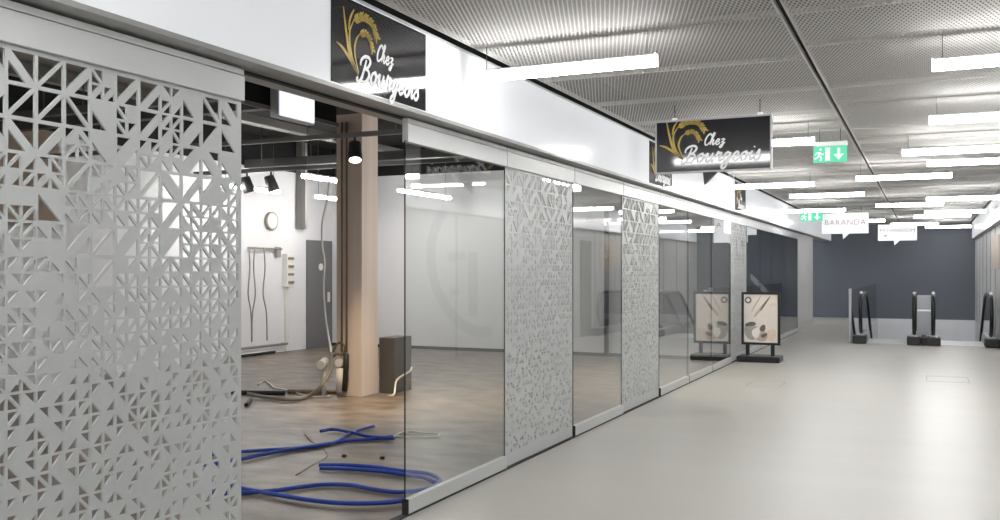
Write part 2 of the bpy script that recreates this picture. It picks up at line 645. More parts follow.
def screen_mesh(seed):
    rnd = random.Random(seed)
    bm = bmesh.new()
    gx0 = -NX * CELL / 2
    W2 = MOD / 2 - .006
    cache = {}

    def G(i, j):
        k = (i, j)
        if k not in cache:
            y = gx0 + i * CELL
            z = SZ0 + j * CELL
            if i < 0: y = -W2
            if i > NX: y = W2
            if j < 0: z = 0.012
            if j > NZ: z = 2.288
            cache[k] = bm.verts.new((0, y, z))
        return cache[k]

    def leg(a, c):     # grid points from a to c, a included, c not
        n = max(abs(c[0] - a[0]), abs(c[1] - a[1]))
        if abs(c[0] - a[0]) and abs(c[1] - a[1]):
            return [G(*a)]
        dx, dz = (c[0] - a[0]) // n, (c[1] - a[1]) // n
        return [G(a[0] + dx * k, a[1] + dz * k) for k in range(n)]

    def tri(a, c, d, ins):
        """grid triangle a, c, d; ins = insets of edges ac, cd, da or None for solid"""
        E = [(a, c), (c, d), (d, a)]
        if ins is None:
            vs = []
            for p, q in E:
                vs += leg(p, q)
            bm.faces.new(vs)
            return
        P = [Vector((G(*q).co.y, G(*q).co.z)) for q in (a, c, d)]
        ctr = (P[0] + P[1] + P[2]) / 3
        lines = []
        for k in range(3):
            p, q = P[k], P[(k + 1) % 3]
            t = (q - p).normalized()
            n = Vector((-t.y, t.x))
            if (ctr - p).dot(n) < 0:
                n = -n
            lines.append((p + n * ins[k], t))
        inner = []
        for k in range(3):
            (p, t), (q, s) = lines[k - 1], lines[k]
            den = t.x * s.y - t.y * s.x
            w = ((q.x - p.x) * s.y - (q.y - p.y) * s.x) / den
            r = p + t * w
            inner.append(bm.verts.new((0, r.x, r.y)))
        for k in range(3):
            p, q = E[k]
            vs = leg(p, q) + [G(*q), inner[(k + 1) % 3], inner[k]]
            bm.faces.new(vs)

    def cell(i, j, s, specs, diag):
        A, B, C_, D = (i, j), (i + s, j), (i + s, j + s), (i, j + s)
        if diag == 0:      # diagonal A-C
            t1, t2 = (A, B, C_), (A, C_, D)
            o1, o2 = (0, 1, 2), (2, 0, 1)      # index of insets (leg, leg, diag) per edge
            e1 = lambda q: (q[0], q[1], q[2])
            e2 = lambda q: (q[2], q[0], q[1])
        else:              # diagonal B-D
            t1, t2 = (A, B, D), (B, C_, D)
            e1 = lambda q: (q[0], q[2], q[1])
            e2 = lambda q: (q[0], q[1], q[2])
        tri(*t1, None if specs[0] is None else e1(specs[0]))
        tri(*t2, None if specs[1] is None else e2(specs[1]))

    def small(i, j):
        h = j / NZ
        diag = 0 if rnd.random() < .55 else 1
        r = rnd.random()
        thin = .0045
        thick = .0055 if rnd.random() < .7 else .011
        op = (thin, thin, thick)
        both = .06 + .62 * max(0, min(1, (h - .25) / .55))
        none = .11 - .06 * max(0, min(1, (h - .2) / .4))
        if r < both:
            sp = (op, op)
        elif r < 1 - none:
            sp = (op, None) if rnd.random() < .5 else (None, op)
        else:
            sp = (None, None)
        cell(i, j, 1, sp, diag)

    for J in range(0, NZ, 2):
        top = (NZ - 2 - J) // 2
        pb = {0: .92, 1: .9, 2: .86, 3: .72, 4: .5, 5: .28, 6: .1}.get(top, 0)
        for I in range(0, NX, 2):
            if rnd.random() < pb:
                th = .007
                thick = .026 if rnd.random() < .6 else .007
                opA = (th, th, thick)
                opB = (th, th, thick if rnd.random() < .5 else .007)
                r = rnd.random()
                if r < .8:
                    sp = (opA, opB)
                elif r < .9:
                    sp = (opA, None)
                else:
                    sp = (None, opA)
                cell(I, J, 2, sp, 0 if rnd.random() < .6 else 1)
            else:
                for di in (0, 1):
                    for dj in (0, 1):
                        small(I + di, J + dj)
    # plain margin
    for i in range(-1, NX + 1):
        for j in range(-1, NZ + 1):
            if 0 <= i < NX and 0 <= j < NZ:
                continue
            bm.faces.new((G(i, j), G(i + 1, j), G(i + 1, j + 1), G(i, j + 1)))
    bmesh.ops.recalc_face_normals(bm, faces=bm.faces)
    bmesh.ops.solidify(bm, geom=bm.faces[:], thickness=.010)
    bmesh.ops.recalc_face_normals(bm, faces=bm.faces)
    me = bpy.data.meshes.new('screen')
    bm.to_mesh(me)
    bm.free()
    me.materials.append(M['screen'])
    return me


def top_rail(e, y0, y1):
    b = MB()
    b.box(XG - .02, XG + .022, y0, y1, 2.29, 2.404, bev=.002)
    b.build('top_rail', M['rail'], e)
    b = MB()
    b.box(XG - .02, XG + .020, y0 + .003, y1 - .003, 2.408, 2.436, bev=.002)
    b.build('hanger_rail', M['rail'], e)


def perforated(k, seed, lab):
    y0 = YM + k * MOD
    e = empty('perforated_screen', (XG, y0 + MOD / 2, 0))
    tag(e, lab, 'screen panel', 'sliding panels of the shop front')
    top_rail(e, y0 + .006, y0 + MOD - .006)
    o = bpy.data.objects.new('cutout_sheet', screen_mesh(seed))
    COL.objects.link(o)
    o.parent = e
    return e


def glazed(k, lab, k1=None):
    y0 = YM + k * MOD
    y1 = y0 + MOD if k1 is None else k1
    e = empty('glass_screen', (XG, (y0 + y1) / 2, 0))
    tag(e, lab, 'glass panel', 'sliding panels of the shop front')
    top_rail(e, y0 + .006, y1 - .006)
    b = MB()
    x0, x1, a, c, z0, z1 = XG - .005, XG + .005, y0 + .004, y1 - .004, .09, 2.30
    b.face([(x0, a, z0), (x0, c, z0), (x0, c, z1), (x0, a, z1)])
    b.face([(x1, a, z0), (x1, c, z0), (x1, c, z1), (x1, a, z1)])
    b.face([(x0, a, z0), (x1, a, z0), (x1, a, z1), (x0, a, z1)], 1)
    b.face([(x0, c, z0), (x1, c, z0), (x1, c, z1), (x0, c, z1)], 1)
    bmesh.ops.remove_doubles(b.bm, verts=b.bm.verts, dist=1e-5)
    b.build('pane', [M['glass'], M['glass_edge']], e)
    b = MB()
    b.box(XG - .02, XG + .022, y0 + .012, y1 - .006, 0.012, .101, bev=.002)
    r = b.build('bottom_rail', M['rail'], e)
    b = MB()
    b.box(XG - .021, XG + .023, y0 + .004, y0 + .012, 0.008, .103)
    b.build('end_cap', M['joint'], e)
    return e


perforated(-2, 11, 'grey panel of cut-out triangles left of the open doorway, closest to the viewer')
perforated(-3, 17, 'grey panel of cut-out triangles beyond the left edge of the picture')
glazed(0, 'clear glass panel right beside the open doorway')
perforated(1, 23, 'grey panel of cut-out triangles between the first and second glass panels')
glazed(2, 'clear glass panel between two cut-out triangle panels')
perforated(3, 31, 'grey panel of cut-out triangles under the second dark wall sign')
glazed(4, 'clear glass panel right after the third cut-out triangle panel')
glazed(5, 'clear glass panel in the middle of three in a row')
glazed(6, 'clear glass panel just before the panel behind the poster stand')
perforated(7, 43, 'grey panel of cut-out triangles directly behind the poster stand')
for k, lab in ((8, 'dark shop glass panel first beyond the poster stand'), (9, 'dark shop glass panel second beyond the poster stand'),
               (10, 'dark shop glass panel third beyond the poster stand')):
    glazed(k, lab)
glazed(11, 'dark shop glass panel ending at the pale pier', 24.22)

# dark threshold line under the fronts
b = MB()
b.box(XG - .03, XG + .0235, SY0, 24.2, -.0, .008)
struct(b.build('trim_9', M['joint']), 'dark floor track under the sliding panels', 'trim')
# black sliding track over the open doorway
b = MB()
b.box(XG - .06, XG - .03, YB, 24.2, 2.437, 2.449)
struct(b.build('trim_10', M['joint']), 'dark sliding track above the panels', 'trim')
# pale pier after the second shop
b = MB()
b.box(XG - .25, XG + .01, 24.24, 27.62, 0, ZS)
struct(b.build('wall_pier', M['right_wall']), 'pale grey pier at the far end of the left shop fronts', 'wall')
# second shop
b = MB()
b.box(-7.0, -6.9, 15.97, 24.3, 0, 3.4)
b.box(-6.9, XG - .26, 24.24, 24.34, 0, 3.4)
struct(b.build('wall_second_shop', M['shop2']), 'blue grey walls inside the dark second shop', 'wall')
b = MB()
b.box(-7.0, SX1 + .0, 15.952, 15.968, 0, 3.4)
struct(b.build('wall_party', M['shop2']), 'blue grey party wall between the two shops', 'wall')
b = MB()
b.box(-7.0, XG - .2, 15.97, 24.3, 3.4, 3.45)
struct(b.build('ceiling_second_shop', M['black']), 'black ceiling of the second shop', 'ceiling')
b = MB()
b.box(-7.0, XG - .04, 15.97, 17.05, -.12, 0)
struct(b.build('floor_second_shop', M['shop2']), 'dark floor of the second shop', 'floor')

# ---------------------------------------------------------------- script lettering and sign art
GLY = {
    'C': ([[(1.0, 1.62), (1.02, 1.9), (.75, 2.05), (.36, 1.7), (.14, .9), (.3, .15), (.65, .02), (1.0, .4)]], 1.0),
    'h': ([[(0, .35), (.42, 1.5), (.5, 2.1), (.3, 2.1), (.2, 1.2), (.16, .0)], [(.17, .3), (.4, .95), (.62, .9), (.58, .25), (.75, 0), (1.0, .35)]], .98),
    'e': ([[(0, .4), (.45, .5), (.66, .8), (.45, 1.02), (.16, .75), (.12, .3), (.36, 0), (.66, .12), (.9, .42)]], .88),
    'z': ([[(.05, .9), (.3, 1.0), (.62, .92), (.35, .5), (.3, .42), (.55, .36), (.56, -.1), (.35, -.55), (.08, -.45), (.3, -.05), (.9, .35)]], .85),
    'B': ([[(.55, 2.0), (.42, 1.0), (.25, .2), (-.05, -.12), (-.3, .05), (-.2, .3)],
           [(-.1, 1.35), (-.12, 1.8), (.25, 2.2), (.8, 2.25), (1.1, 1.9), (.9, 1.4), (.5, 1.15)],
           [(.5, 1.15), (1.0, 1.1), (1.2, .65), (.95, .12), (.5, -.02), (.2, .2)]], 1.36),
    'o': ([[(.5, 1.02), (.18, .8), (.08, .35), (.34, 0), (.68, .22), (.74, .7), (.52, 1.02), (.6, .8), (.8, .72), (1.0, .85)]], .95),
    'u': ([[(.02, .6), (.18, 1.0), (.12, .35), (.32, .0), (.6, .35), (.78, 1.0)], [(.78, 1.0), (.72, .3), (.88, .0), (1.12, .35)]], 1.1),
    'r': ([[(.0, .45), (.2, 1.1), (.28, .92), (.6, .95), (.5, .4), (.62, .02), (.9, .35)]], .86),
    'g': ([[(.7, .85), (.42, 1.02), (.12, .62), (.2, .08), (.48, .1), (.74, .9)], [(.76, 1.0), (.7, .1), (.58, -.62), (.28, -.85), (.1, -.55), (.5, -.12), (1.0, .35)]], .98),
    'i': ([[(.0, .4), (.2, 1.0), (.14, .3), (.3, .0), (.55, .35)], [(.3, 1.42), (.36, 1.56)]], .52),
    's': ([[(.0, .35), (.32, .8), (.44, 1.12), (.5, .7), (.66, .35), (.5, .02), (.2, .0), (.08, .25)]], .72),
}


def script_text(b, txt, x, y, xh, w, place, shear=.28, mi=0, h0=0.002):
    cx = 0.0
    for ch in txt:
        st, adv = GLY[ch]
        for s in st:
            ky = .86 if ch == 'B' else 1
            pts = [(x + (cx + px + shear * py * ky) * xh, y + py * ky * xh) for px, py in s]
            ribbon2(b, pts, w, lambda X, Y, H: place(X, Y, h0 + H), th=.0015, mi=mi, n=6,
                    taper=lambda t: .8 + .35 * math.sin(math.pi * t))
        cx += adv * 1.06


def wheat(b, sx, sy, place, mi, h0=.002):
    """emblem: stalks with leaves and two bowed ears; fractions of the board"""
    pf = lambda X, Y, H: place(X * sx, Y * sy, h0 + H)
    q = lambda pts: [(px * sx, py * sy) for px, py in pts]
    pw = lambda X, Y, H: place(X, Y, h0 + H)
    thin = lambda t: .35 + .9 * math.sin(math.pi * min(1, .08 + t * .9))
    for pts, w in (([(.245, .25), (.165, .45), (.128, .71), (.103, .97)], .016), ([(.245, .25), (.165, .40), (.095, .50), (.04, .54)], .016),
                   ([(.245, .26), (.178, .47), (.162, .70), (.2, .86)], .013), ([(.25, .27), (.21, .50), (.226, .65), (.26, .73)], .012),
                   ([(.152, .73), (.168, .87), (.205, .99)], .012)):
        ribbon2(b, q(pts), w * sx, pw, th=.001, mi=mi, n=8, taper=thin)
    for spine, n, ln, wd in (([(.2, .86), (.29, .945), (.38, .92), (.435, .78)], 12, .044, .019), ([(.26, .73), (.315, .765), (.36, .72), (.39, .61)], 9, .036, .016)):
        sp = spline([Vector((a, c, 0)) for a, c in spine], 10)
        ribbon2(b, q(spine), .012 * sx, pw, th=.001, mi=mi, n=8)
        for i in range(n):
            k = int(i * (len(sp) - 3) / (n - 1)) + 1
            p = Vector((sp[k].x * sx, sp[k].y * sy))
            t = Vector(((sp[k + 1].x - sp[k].x) * sx, (sp[k + 1].y - sp[k].y) * sy)).normalized()
            for sgn in (-1, 1):
                d = (t + Vector((-t.y, t.x)) * sgn * .75).normalized()
                nn = Vector((-d.y, d.x))
                L_, W_ = ln * sx, wd * sx
                loop = [p, p + d * L_ * .35 + nn * W_ * .5, p + d * L_ * .7 + nn * W_ * .4, p + d * L_, p + d * L_ * .7 - nn * W_ * .4, p + d * L_ * .35 - nn * W_ * .5]
                b.prism([place(v.x, v.y, h0) for v in loop], place(0, 0, .001) - place(0, 0, 0), mi)


def logo(e, sx, sy, place):
    b = MB()
    wheat(b, sx, sy, place, 0)
    b.build('wheat_emblem', M['gold'], e)
    b = MB()
    k = sy / .45
    script_text(b, 'Chez', .425 * sx, .50 * sy, .045 * k, .0115 * k, place)
    script_text(b, 'Bourgeois', .252 * sx, .19 * sy, .0735 * sx, .0165 * k, place)
    b.build('lettering', M['letter'], e)


def wall_sign(y0, y1, lab):
    z0, z1 = ZS + .03, 2.945
    e = empty('wall_sign', (XF, y0, z0))
    tag(e, lab, 'sign', 'dark signs on the white fascia')
    b = MB()
    b.box(XF + .001, XF + .007, y0, y1, z0, z1)
    b.build('sign_board', M['sign_face'], e)
    place = lambda x, y, h: Vector((XF + .007 + h, y0 + x, z0 - .04 + y))
    logo(e, y1 - y0, z1 - z0, place)
    return e


wall_sign(4.06, 5.06, 'dark shop sign with gold wheat on the white fascia above the open doorway')
wall_sign(10.18, 11.18, 'dark fascia sign mostly hidden behind the hanging sign')
wall_sign(15.32, 16.25, 'narrow-looking dark fascia sign above the poster stand')

# hanging double-sided dark sign with speech-bubble tail
HY = 8.25
k_ = HY / 8.0
hx0, hx1, hz0, hz1 = -2.14 * k_, -1.16 * k_, 1.5 + .838 * k_, 1.5 + 1.294 * k_
e = empty('hanging_sign', ((hx0 + hx1) / 2, HY, hz0))
tag(e, 'dark hanging shop sign with gold wheat and white script, in a silver frame', 'sign')
b = MB()
b.box(hx0 + .012, hx1 - .012, HY - .02, HY + .02, hz0 + .012, hz1 - .012)
b.build('sign_board', M['sign_face'], e)
b = MB()
for q in ((hx0, hx1, hz0, hz0 + .014), (hx0, hx1, hz1 - .014, hz1), (hx0, hx0 + .014, hz0 + .0142, hz1 - .0142), (hx1 - .014, hx1, hz0 + .0142, hz1 - .0142)):
    b.box(q[0], q[1], HY - .026, HY + .026, q[2], q[3])
b.build('frame', M['sign_edge'], e)
b = MB()
tx = hx0 + (hx1 - hx0) * .42
b.prism([(tx, HY - .02, hz0), (tx + .125, HY - .02, hz0), (tx + .012, HY - .02, hz0 - .115)], (0, .04, 0))
b.build('tail', M['sign_face'], e)
for s in (.17, .90):
    x = hx0 + (hx1 - hx0) * s
    b = MB()
    b.tube([(x, HY, hz1), (x, HY, ZC + .01)], .004, seg=6)
    b.build('suspension_wire', M['wire'], e)
    b = MB()
    b.box(x - .02, x + .02, HY - .012, HY + .012, hz1, hz1 + .022, bev=.003)
    b.build('clamp', M['bubble'], e)
logo(e, hx1 - hx0, hz1 - hz0, lambda x, y, h: Vector((hx0 + x, HY - .02 - h, hz0 + y)))
logo(e, hx1 - hx0, hz1 - hz0, lambda x, y, h: Vector((hx1 - x, HY + .02 + h, hz0 + y)))


def text_mesh(txt, size, m, name, parent, origin, xdir, zdir, spacing=1.0, align='CENTER'):
    cu = bpy.data.curves.new(name, 'FONT')
    cu.body = txt
    cu.size = size
    cu.space_character = spacing
    cu.align_x = align
    cu.extrude = .001
    t = bpy.data.objects.new('tmp', cu)
    COL.objects.link(t)
    dg = bpy.context.evaluated_depsgraph_get()
    me = bpy.data.meshes.new_from_object(t.evaluated_get(dg))
    bpy.data.objects.remove(t)
    X, Z = Vector(xdir), Vector(zdir)
    N = X.cross(Z)
    mt = Matrix(((X.x, Z.x, N.x, origin[0]), (X.y, Z.y, N.y, origin[1]), (X.z, Z.z, N.z, origin[2]), (0, 0, 0, 1)))
    me.transform(mt)
    me.materials.clear()
    me.materials.append(m)
    o = bpy.data.objects.new(name, me)
    COL.objects.link(o)
    if parent is not None:
        o.parent = parent
        me.transform(parent_world(parent).inverted())
    return o


def bubble(y, u0, u1, vt0, vt1, vb, ut, lab):
    a, c = Py(u0, vt0, y), Py(u1, vt1, y)
    z1 = (a.z + c.z) / 2
    z0 = Py((u0 + u1) / 2, vb, y).z
    e = empty('bubble_sign', ((a.x + c.x) / 2, y, z0))
    tag(e, lab, 'sign', 'white speech-bubble signs')
    t = Py(ut, vb, y).x
    w = (c.x - a.x)
    b = MB()
    b.prism([(a.x, y - .02, z0), (t - .05, y - .02, z0), (t - .04, y - .02, z0 - .13), (t + .09, y - .02, z0), (c.x, y - .02, z0), (c.x, y - .02, z1), (a.x, y - .02, z1)], (0, .04, 0))
    b.build('sign_board', M['bubble'], e)
    for s in (.15, .85):
        x = a.x + w * s
        b = MB()
        b.tube([(x, y, z1), (x, y, ZC + .01)], .004, seg=6)
        b.build('suspension_wire', M['wire'], e)
    return e, a.x, c.x, z0, z1


e, x0, x1, z0, z1 = bubble(22.6, 822, 868.5, 213.5, 213, 233.5, 845, 'white speech-bubble sign with spaced rose capitals, larger and nearer of two')
text_mesh('BARANDA', .175, M['rose'], 'lettering', e, ((x0 + x1) / 2, 22.578, z0 + (z1 - z0) * .42), (1, 0, 0), (0, 0, 1), 1.12)
e, x0, x1, z0, z1 = bubble(27.2, 878, 917, 225, 224, 240.5, 896, 'white speech-bubble sign in front of the slate wall, smaller and farther of two')
text_mesh('MOVERBOOM', .135, M['grey_print'], 'lettering', e, ((x0 + x1) / 2, 27.178, z0 + (z1 - z0) * .52), (1, 0, 0), (0, 0, 1), 1.04)
b = MB()
b.prism([(x0 + .14, 27.178, z0 + .10), (x0 + .20, 27.178, z0 + .10), (x0 + .24, 27.178, z0 + .16), (x0 + .17, 27.178, z0 + .16)], (0, -.002, 0))
b.build('leaf_mark', M['green_print'], e)

# right fascia lettering (seen mirrored in the glass)
e = empty('fascia_sign', (XR, 20.9, 2.6))
tag(e, 'rose capitals on the right white fascia', 'lettering')
text_mesh('BARANDA', .26, M['rose'], 'letters', e, (XR - .002, 20.9, 2.6), (0, -1, 0), (0, 0, 1), 1.1)


# ---------------------------------------------------------------- exit signs
def exit_sign(y, x0, x1, z0, z1, lab):
    e = empty('exit_sign', ((x0 + x1) / 2, y, z0))
    tag(e, lab, 'exit sign', 'green emergency exit signs')
    w, h = x1 - x0, z1 - z0
    b = MB()
    b.box(x0, x1, y - .03, y + .03, z1, z1 + .05, bev=.006)
    b.build('housing', M['exit_body'], e)
    b = MB()
    b.box(x0 + .005, x1 - .005, y - .012, y + .012, z0, z1 - .001)
    b.build('sign_plate', M['exit_green'], e)
    pl = lambda px, py, hh=0: Vector((x0 + px * w, y - .012 - hh, z0 + py * h))
    b = MB()
    # doorway with running figure, then an arrow pointing down
    b.prism([pl(*q) for q in ((.36, .1), (.5, .1), (.5, .92), (.36, .92))], (0, -.0015, 0))
    r2 = lambda pts, wd: ribbon2(b, pts, wd, lambda X, Y, H: pl(X / w, Y / h, H + .0002), th=.0015, n=4)
    S = lambda pts: [(px * w, py * h) for px, py in pts]
    r2(S([(.2, .66), (.17, .42)]), .055 * w)
    r2(S([(.17, .44), (.25, .28), (.22, .1)]), .045 * w)
    r2(S([(.17, .42), (.11, .28), (.04, .26)]), .045 * w)
    r2(S([(.19, .62), (.27, .5), (.32, .54)]), .035 * w)
    r2(S([(.19, .62), (.11, .6), (.07, .46)]), .035 * w)
    c = pl(.225, .82)
    b.prism([c + Vector((math.cos(k * .5236) * .036 * w, 0, math.sin(k * .5236) * .036 * w)) for k in range(12)], (0, -.0015, 0))
    b.prism([pl(*q) for q in ((.71, .88), (.79, .88), (.79, .5), (.9, .5), (.75, .14), (.6, .5), (.71, .5))], (0, -.0015, 0))
    b.build('pictogram', M['exit_white'], e)
    for s in (.2, .8):
        b = MB()
        b.tube([(x0 + w * s, y, z1 + .05), (x0 + w * s, y, ZC + .01)], .004, seg=6)
        b.build('suspension_rod', M['wire'], e)


a, c = Py(813, 163, 10.3), Py(847.5, 145.5, 10.3)
exit_sign(10.3, a.x, c.x, a.z, c.z, 'green exit sign lit up beside the dark hanging shop sign')
a, c = Py(800, 221.5, 21.5), Py(823, 212, 21.5)
exit_sign(21.5, a.x, c.x, a.z, c.z, 'small green exit sign by the larger white bubble sign')

# ---------------------------------------------------------------- poster stand
PY = 16.0
fx0, fx1, fz0, fz1 = -2.815, -2.19, .275, 1.15
e = empty('poster_stand', ((fx0 + fx1) / 2, PY, 0))
tag(e, 'black framed poster stand with a beige food poster on the corridor floor', 'poster stand')
b = MB()
b.box(fx0 - .045, fx1 + .02, PY - .23, PY + .23, 0.0, .10, bev=.02)
b.build('base', M['frame_black'], e)
b = MB()
for q in ((fx0, fx1, fz0, fz0 + .04), (fx0, fx1, fz1 - .04, fz1), (fx0, fx0 + .04, fz0 + .0402, fz1 - .0402), (fx1 - .04, fx1, fz0 + .0402, fz1 - .0402)):
    b.box(q[0], q[1], PY - .03, PY + .03, q[2], q[3], bev=.004)
b.build('frame', M['frame_black'], e)
for x in (fx0 + .10, fx1 - .12):
    b = MB()
    b.box(x - .03, x + .03, PY - .02, PY + .02, .10, fz0, bev=.005)
    b.build('leg', M['frame_black'], e)
b = MB()
px0, px1, pz0, pz1 = fx0 + .038, fx1 - .038, fz0 + .038, fz1 - .038
b.box(px0, px1, PY - .016, PY + .016, pz0, pz1)


def blob(cx, cy, rx, ry, mi, hh, seed, rot=0, wob=.12):
    r = random.Random(seed)
    n = 18
    ph = [r.uniform(0, 6.28) for _ in range(3)]
    pts = []
    for i in range(n):
        a = i / n * 2 * math.pi
        k = 1 + wob * (math.sin(2 * a + ph[0]) + .6 * math.sin(3 * a + ph[1]))
        X, Y = rx * k * math.cos(a), ry * k * math.sin(a)
        X, Y = X * math.cos(rot) - Y * math.sin(rot), X * math.sin(rot) + Y * math.cos(rot)
        pts.append(Vector((px0 + min(.985, max(.015, cx + X)) * (px1 - px0), PY - .016 - hh, pz0 + min(.985, max(.012, cy + Y)) * (pz1 - pz0))))
    b.prism(pts, (0, .0006, 0), mi)


blob(.12, .11, .13, .12, 5, .0008, 1)
blob(.24, .22, .24, .16, 3, .0016, 2, -.5)
blob(.20, .38, .15, .05, 1, .0024, 3, .1)
blob(.36, .20, .11, .12, 5, .0032, 4, .5)
blob(.52, .13, .20, .10, 2, .0024, 5, .2)
blob(.56, .30, .10, .06, 1, .0032, 6, .4)
blob(.60, .15, .09, .045, 1, .0040, 7, .3)
blob(.80, .17, .15, .13, 4, .0016, 8, .2)
blob(.52, .72, .30, .035, 2, .0016, 9, .75, .2)
blob(.62, .80, .22, .022, 1, .0024, 10, .85, .2)
blob(.36, .80, .22, .02, 2, .0024, 11, .9, .2)
blob(.84, .79, .12, .03, 4, .0016, 12, .1)
blob(.13, .88, .10, .072, 1, .0048, 13, 0, .02)
blob(.13, .88, .055, .04, 0, .0056, 14, 0, .02)
b.build('poster', [M['poster'], M['p_dark'], M['p_tan'], M['p_grey'], M['p_pink'], M['p_cream']], e)

# ---------------------------------------------------------------- escalators
def balustrade(x, parent, y0=20.72):
    """one escalator side: base skirt with glass and looped handrail on it"""
    top_y = y0 + 2.1
    b = MB()
    prof = [(y0 + .05, .005), (y0 + .05, .12), (y0 + .2, .18), (top_y, .18), (top_y + .35, .12), (top_y + 6, .12 - 5.65 * .577), (top_y + 6, -.2 - 5.65 * .577), (top_y + .2, -.3), (WY0 + .03, -.02), (WY0 + .03, .005)]
    b.prism([(x - .07, p[0], p[1]) for p in prof], (.14, 0, 0))
    e = b.build('balustrade', M['steel'], parent)
    # handrail path in (y, z)
    path = []
    R_ = .40
    zc = .60
    yc = y0 + .16 + R_
    for k in range(0, 13):
        a = math.radians(-80 - k * 15 * .9 - 0)     # from lower front round the nose to the top
        a = math.radians(-70 - k * (200 / 12))
        path.append((yc + R_ * .75 * math.cos(a), zc + R_ * math.sin(a)))
    top_y = y0 + 2.1
    path += [(yc + .5, 1.0), (top_y, 1.0)]
    yy, zz = top_y, 1.0
    path += [(top_y + .35, .93), (top_y + .7, .75)]
    for k in range(1, 9):
        path.append((top_y + .7 + k * .55, .75 - k * .55 * .577))
    b = MB()
    pts = [(x, p[0], p[1]) for p in path]
    b.tube(pts, .037, seg=10)
    b.build('handrail', M['rubber'], e)
    # glass between base and rail
    b = MB()
    up = [(x, p[0], p[1] - .03) for p in path[6:]]
    n = len(up)
    lo = []
    for p in path[6:]:
        yv = p[0]
        z = .17 if yv < top_y else .17 - max(0, (yv - top_y - .35)) * .577
        lo.append((x, yv, z))
    loop = up + lo[::-1]
    b.prism([(x - .006, q[1], q[2]) for q in loop], (.012, 0, 0))
    b.build('glass_side', M['glass'], e)
    b = MB()
    b.box(x - .13, x + .13, y0 - .05, y0 + .42, .003, .17, bev=.02)
    b.build('end_cap', M['esc_base'], e)
    b = MB()
    p = path[10]
    b.tube([(x, y0 + .48, 1.045), (x, y0 + .62, 1.047)], .03, seg=8)
    b.build('nose_plate', M['steel'], e)
    return e


def escalator(x0, x1, lab, sides):
    e = empty('escalator', ((x0 + x1) / 2, 21.0, 0))
    tag(e, lab, 'escalator', 'escalators going down')
    b = MB()
    b.box(x0, x1, 20.80, WY0 + .5, .001, .014)
    b.box(x0, x1, WY0 + .0, WY0 + .5, -.25, .0005)
    b.build('landing_plate', M['steel'], e)
    b = MB()
    y, z = WY0 + .51, -.02
    for k in range(16):
        drop = .21 if k > 1 else .06
        b.box(x0, x1, y, y + .36, z - .5, z)
        y += .362
        z -= drop
    b.build('step_band', M['esc_base'], e)
    for x in sides:
        balustrade(x, e)


escalator(-1.14, -.345, 'escalator going down between the glass guard and the middle pair of handrails', (-1.255, -.232))
escalator(.24, 1.06, 'escalator going down between the middle handrails and the right wall', (.128, 1.175))
# centre guard between the two escalators
o = empty('centre_guard', (-.05, 21, 0))
b = MB()
b.box(-.185, .085, 21.60, 21.62, .162, .99, bev=.003)
b.build('guard_pane', M['guard'], o)
b = MB()
b.box(-.10, -.004, 20.70, 25.5, .003, .16, bev=.01)
b.build('plinth', M['esc_base'], o)
b = MB()
b.box(-.18, .08, 21.585, 21.599, .66, .69)
b.build('guard_bar', M['bubble'], o)
tag(o, 'pale guard filling the gap between the middle escalator handrails', 'guard')

# glass guard left of the escalator
e = empty('glass_guard', (-1.45, 20.9, 0))
tag(e, 'tall glass guard with a pale end post left of the escalators', 'guard')
b = MB()
b.box(-1.475, -1.425, 20.82, 21.0, 0.0, 1.13, bev=.006)
b.build('end_post', M['guard'], e)
b = MB()
b.box(-1.456, -1.444, 21.0, YE - .03, 0.02, 1.10)
b.build('pane', M['glass'], e)
b = MB()
b.box(-1.462, -1.438, 21.0, YE - .03, 0.0, .02)
b.build('shoe', M['steel'], e)

# flush floor covers
for u0, u1, v0, v1, lab in ((745, 790, 379, 386, 'flush floor hatch outline near the poster stand'), (926, 966, 373, 381, 'flush floor hatch outline in front of the escalators')):
    a, c = Pz(u0, v1), Pz(u1, v0)
    x0, x1, y0, y1 = min(a.x, c.x), max(a.x, c.x), min(a.y, c.y), max(a.y, c.y)
    if y1 - y0 > .7:
        y1 = y0 + .7
    b = MB()
    for q in ((x0, x1, y0, y0 + .012), (x0, x1, y1 - .012, y1), (x0, x0 + .012, y0 + .012, y1 - .012), (x1 - .012, x1, y0 + .012, y1 - .012)):
        b.box(q[0], q[1], q[2], q[3], .0002, .0015)
    tag(b.build('floor_hatch', M['soffit']), lab, 'floor hatch', 'flush floor hatches')

# small white box high on the glass before the poster stand
a, c = Px(725, 233, XG + .03), Px(730, 219, XG + .03)
b = MB()
b.box(XG + .008, XG + .045, a.y, c.y, a.z, c.z, bev=.004)
tag(b.build('door_sensor', M['bubble']), 'small white box high on the glass left of the poster stand', 'sensor')

# slanting white reflection in the dark glass, modelled as a board with added legs
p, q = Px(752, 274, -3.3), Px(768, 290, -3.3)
e = empty('reflection_board', (-3.3, (p.y + q.y) / 2, 0))
tag(e, 'slanting white reflection shaped as a board behind the dark glass just above the poster', 'board')
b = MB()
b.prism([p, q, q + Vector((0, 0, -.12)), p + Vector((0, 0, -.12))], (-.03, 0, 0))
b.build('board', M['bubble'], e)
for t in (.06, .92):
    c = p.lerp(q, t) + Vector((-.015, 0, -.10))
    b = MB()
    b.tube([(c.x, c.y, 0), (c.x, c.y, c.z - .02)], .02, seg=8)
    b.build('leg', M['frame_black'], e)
# poster on right wall
b = MB()
b.box(XRG - .02, XRG - .0005, 21.6, 24.0, 1.55, 2.25)
tag(b.build('wall_poster', M['warm_print']), 'warm coloured poster on the right wall past the dark doorway', 'poster')

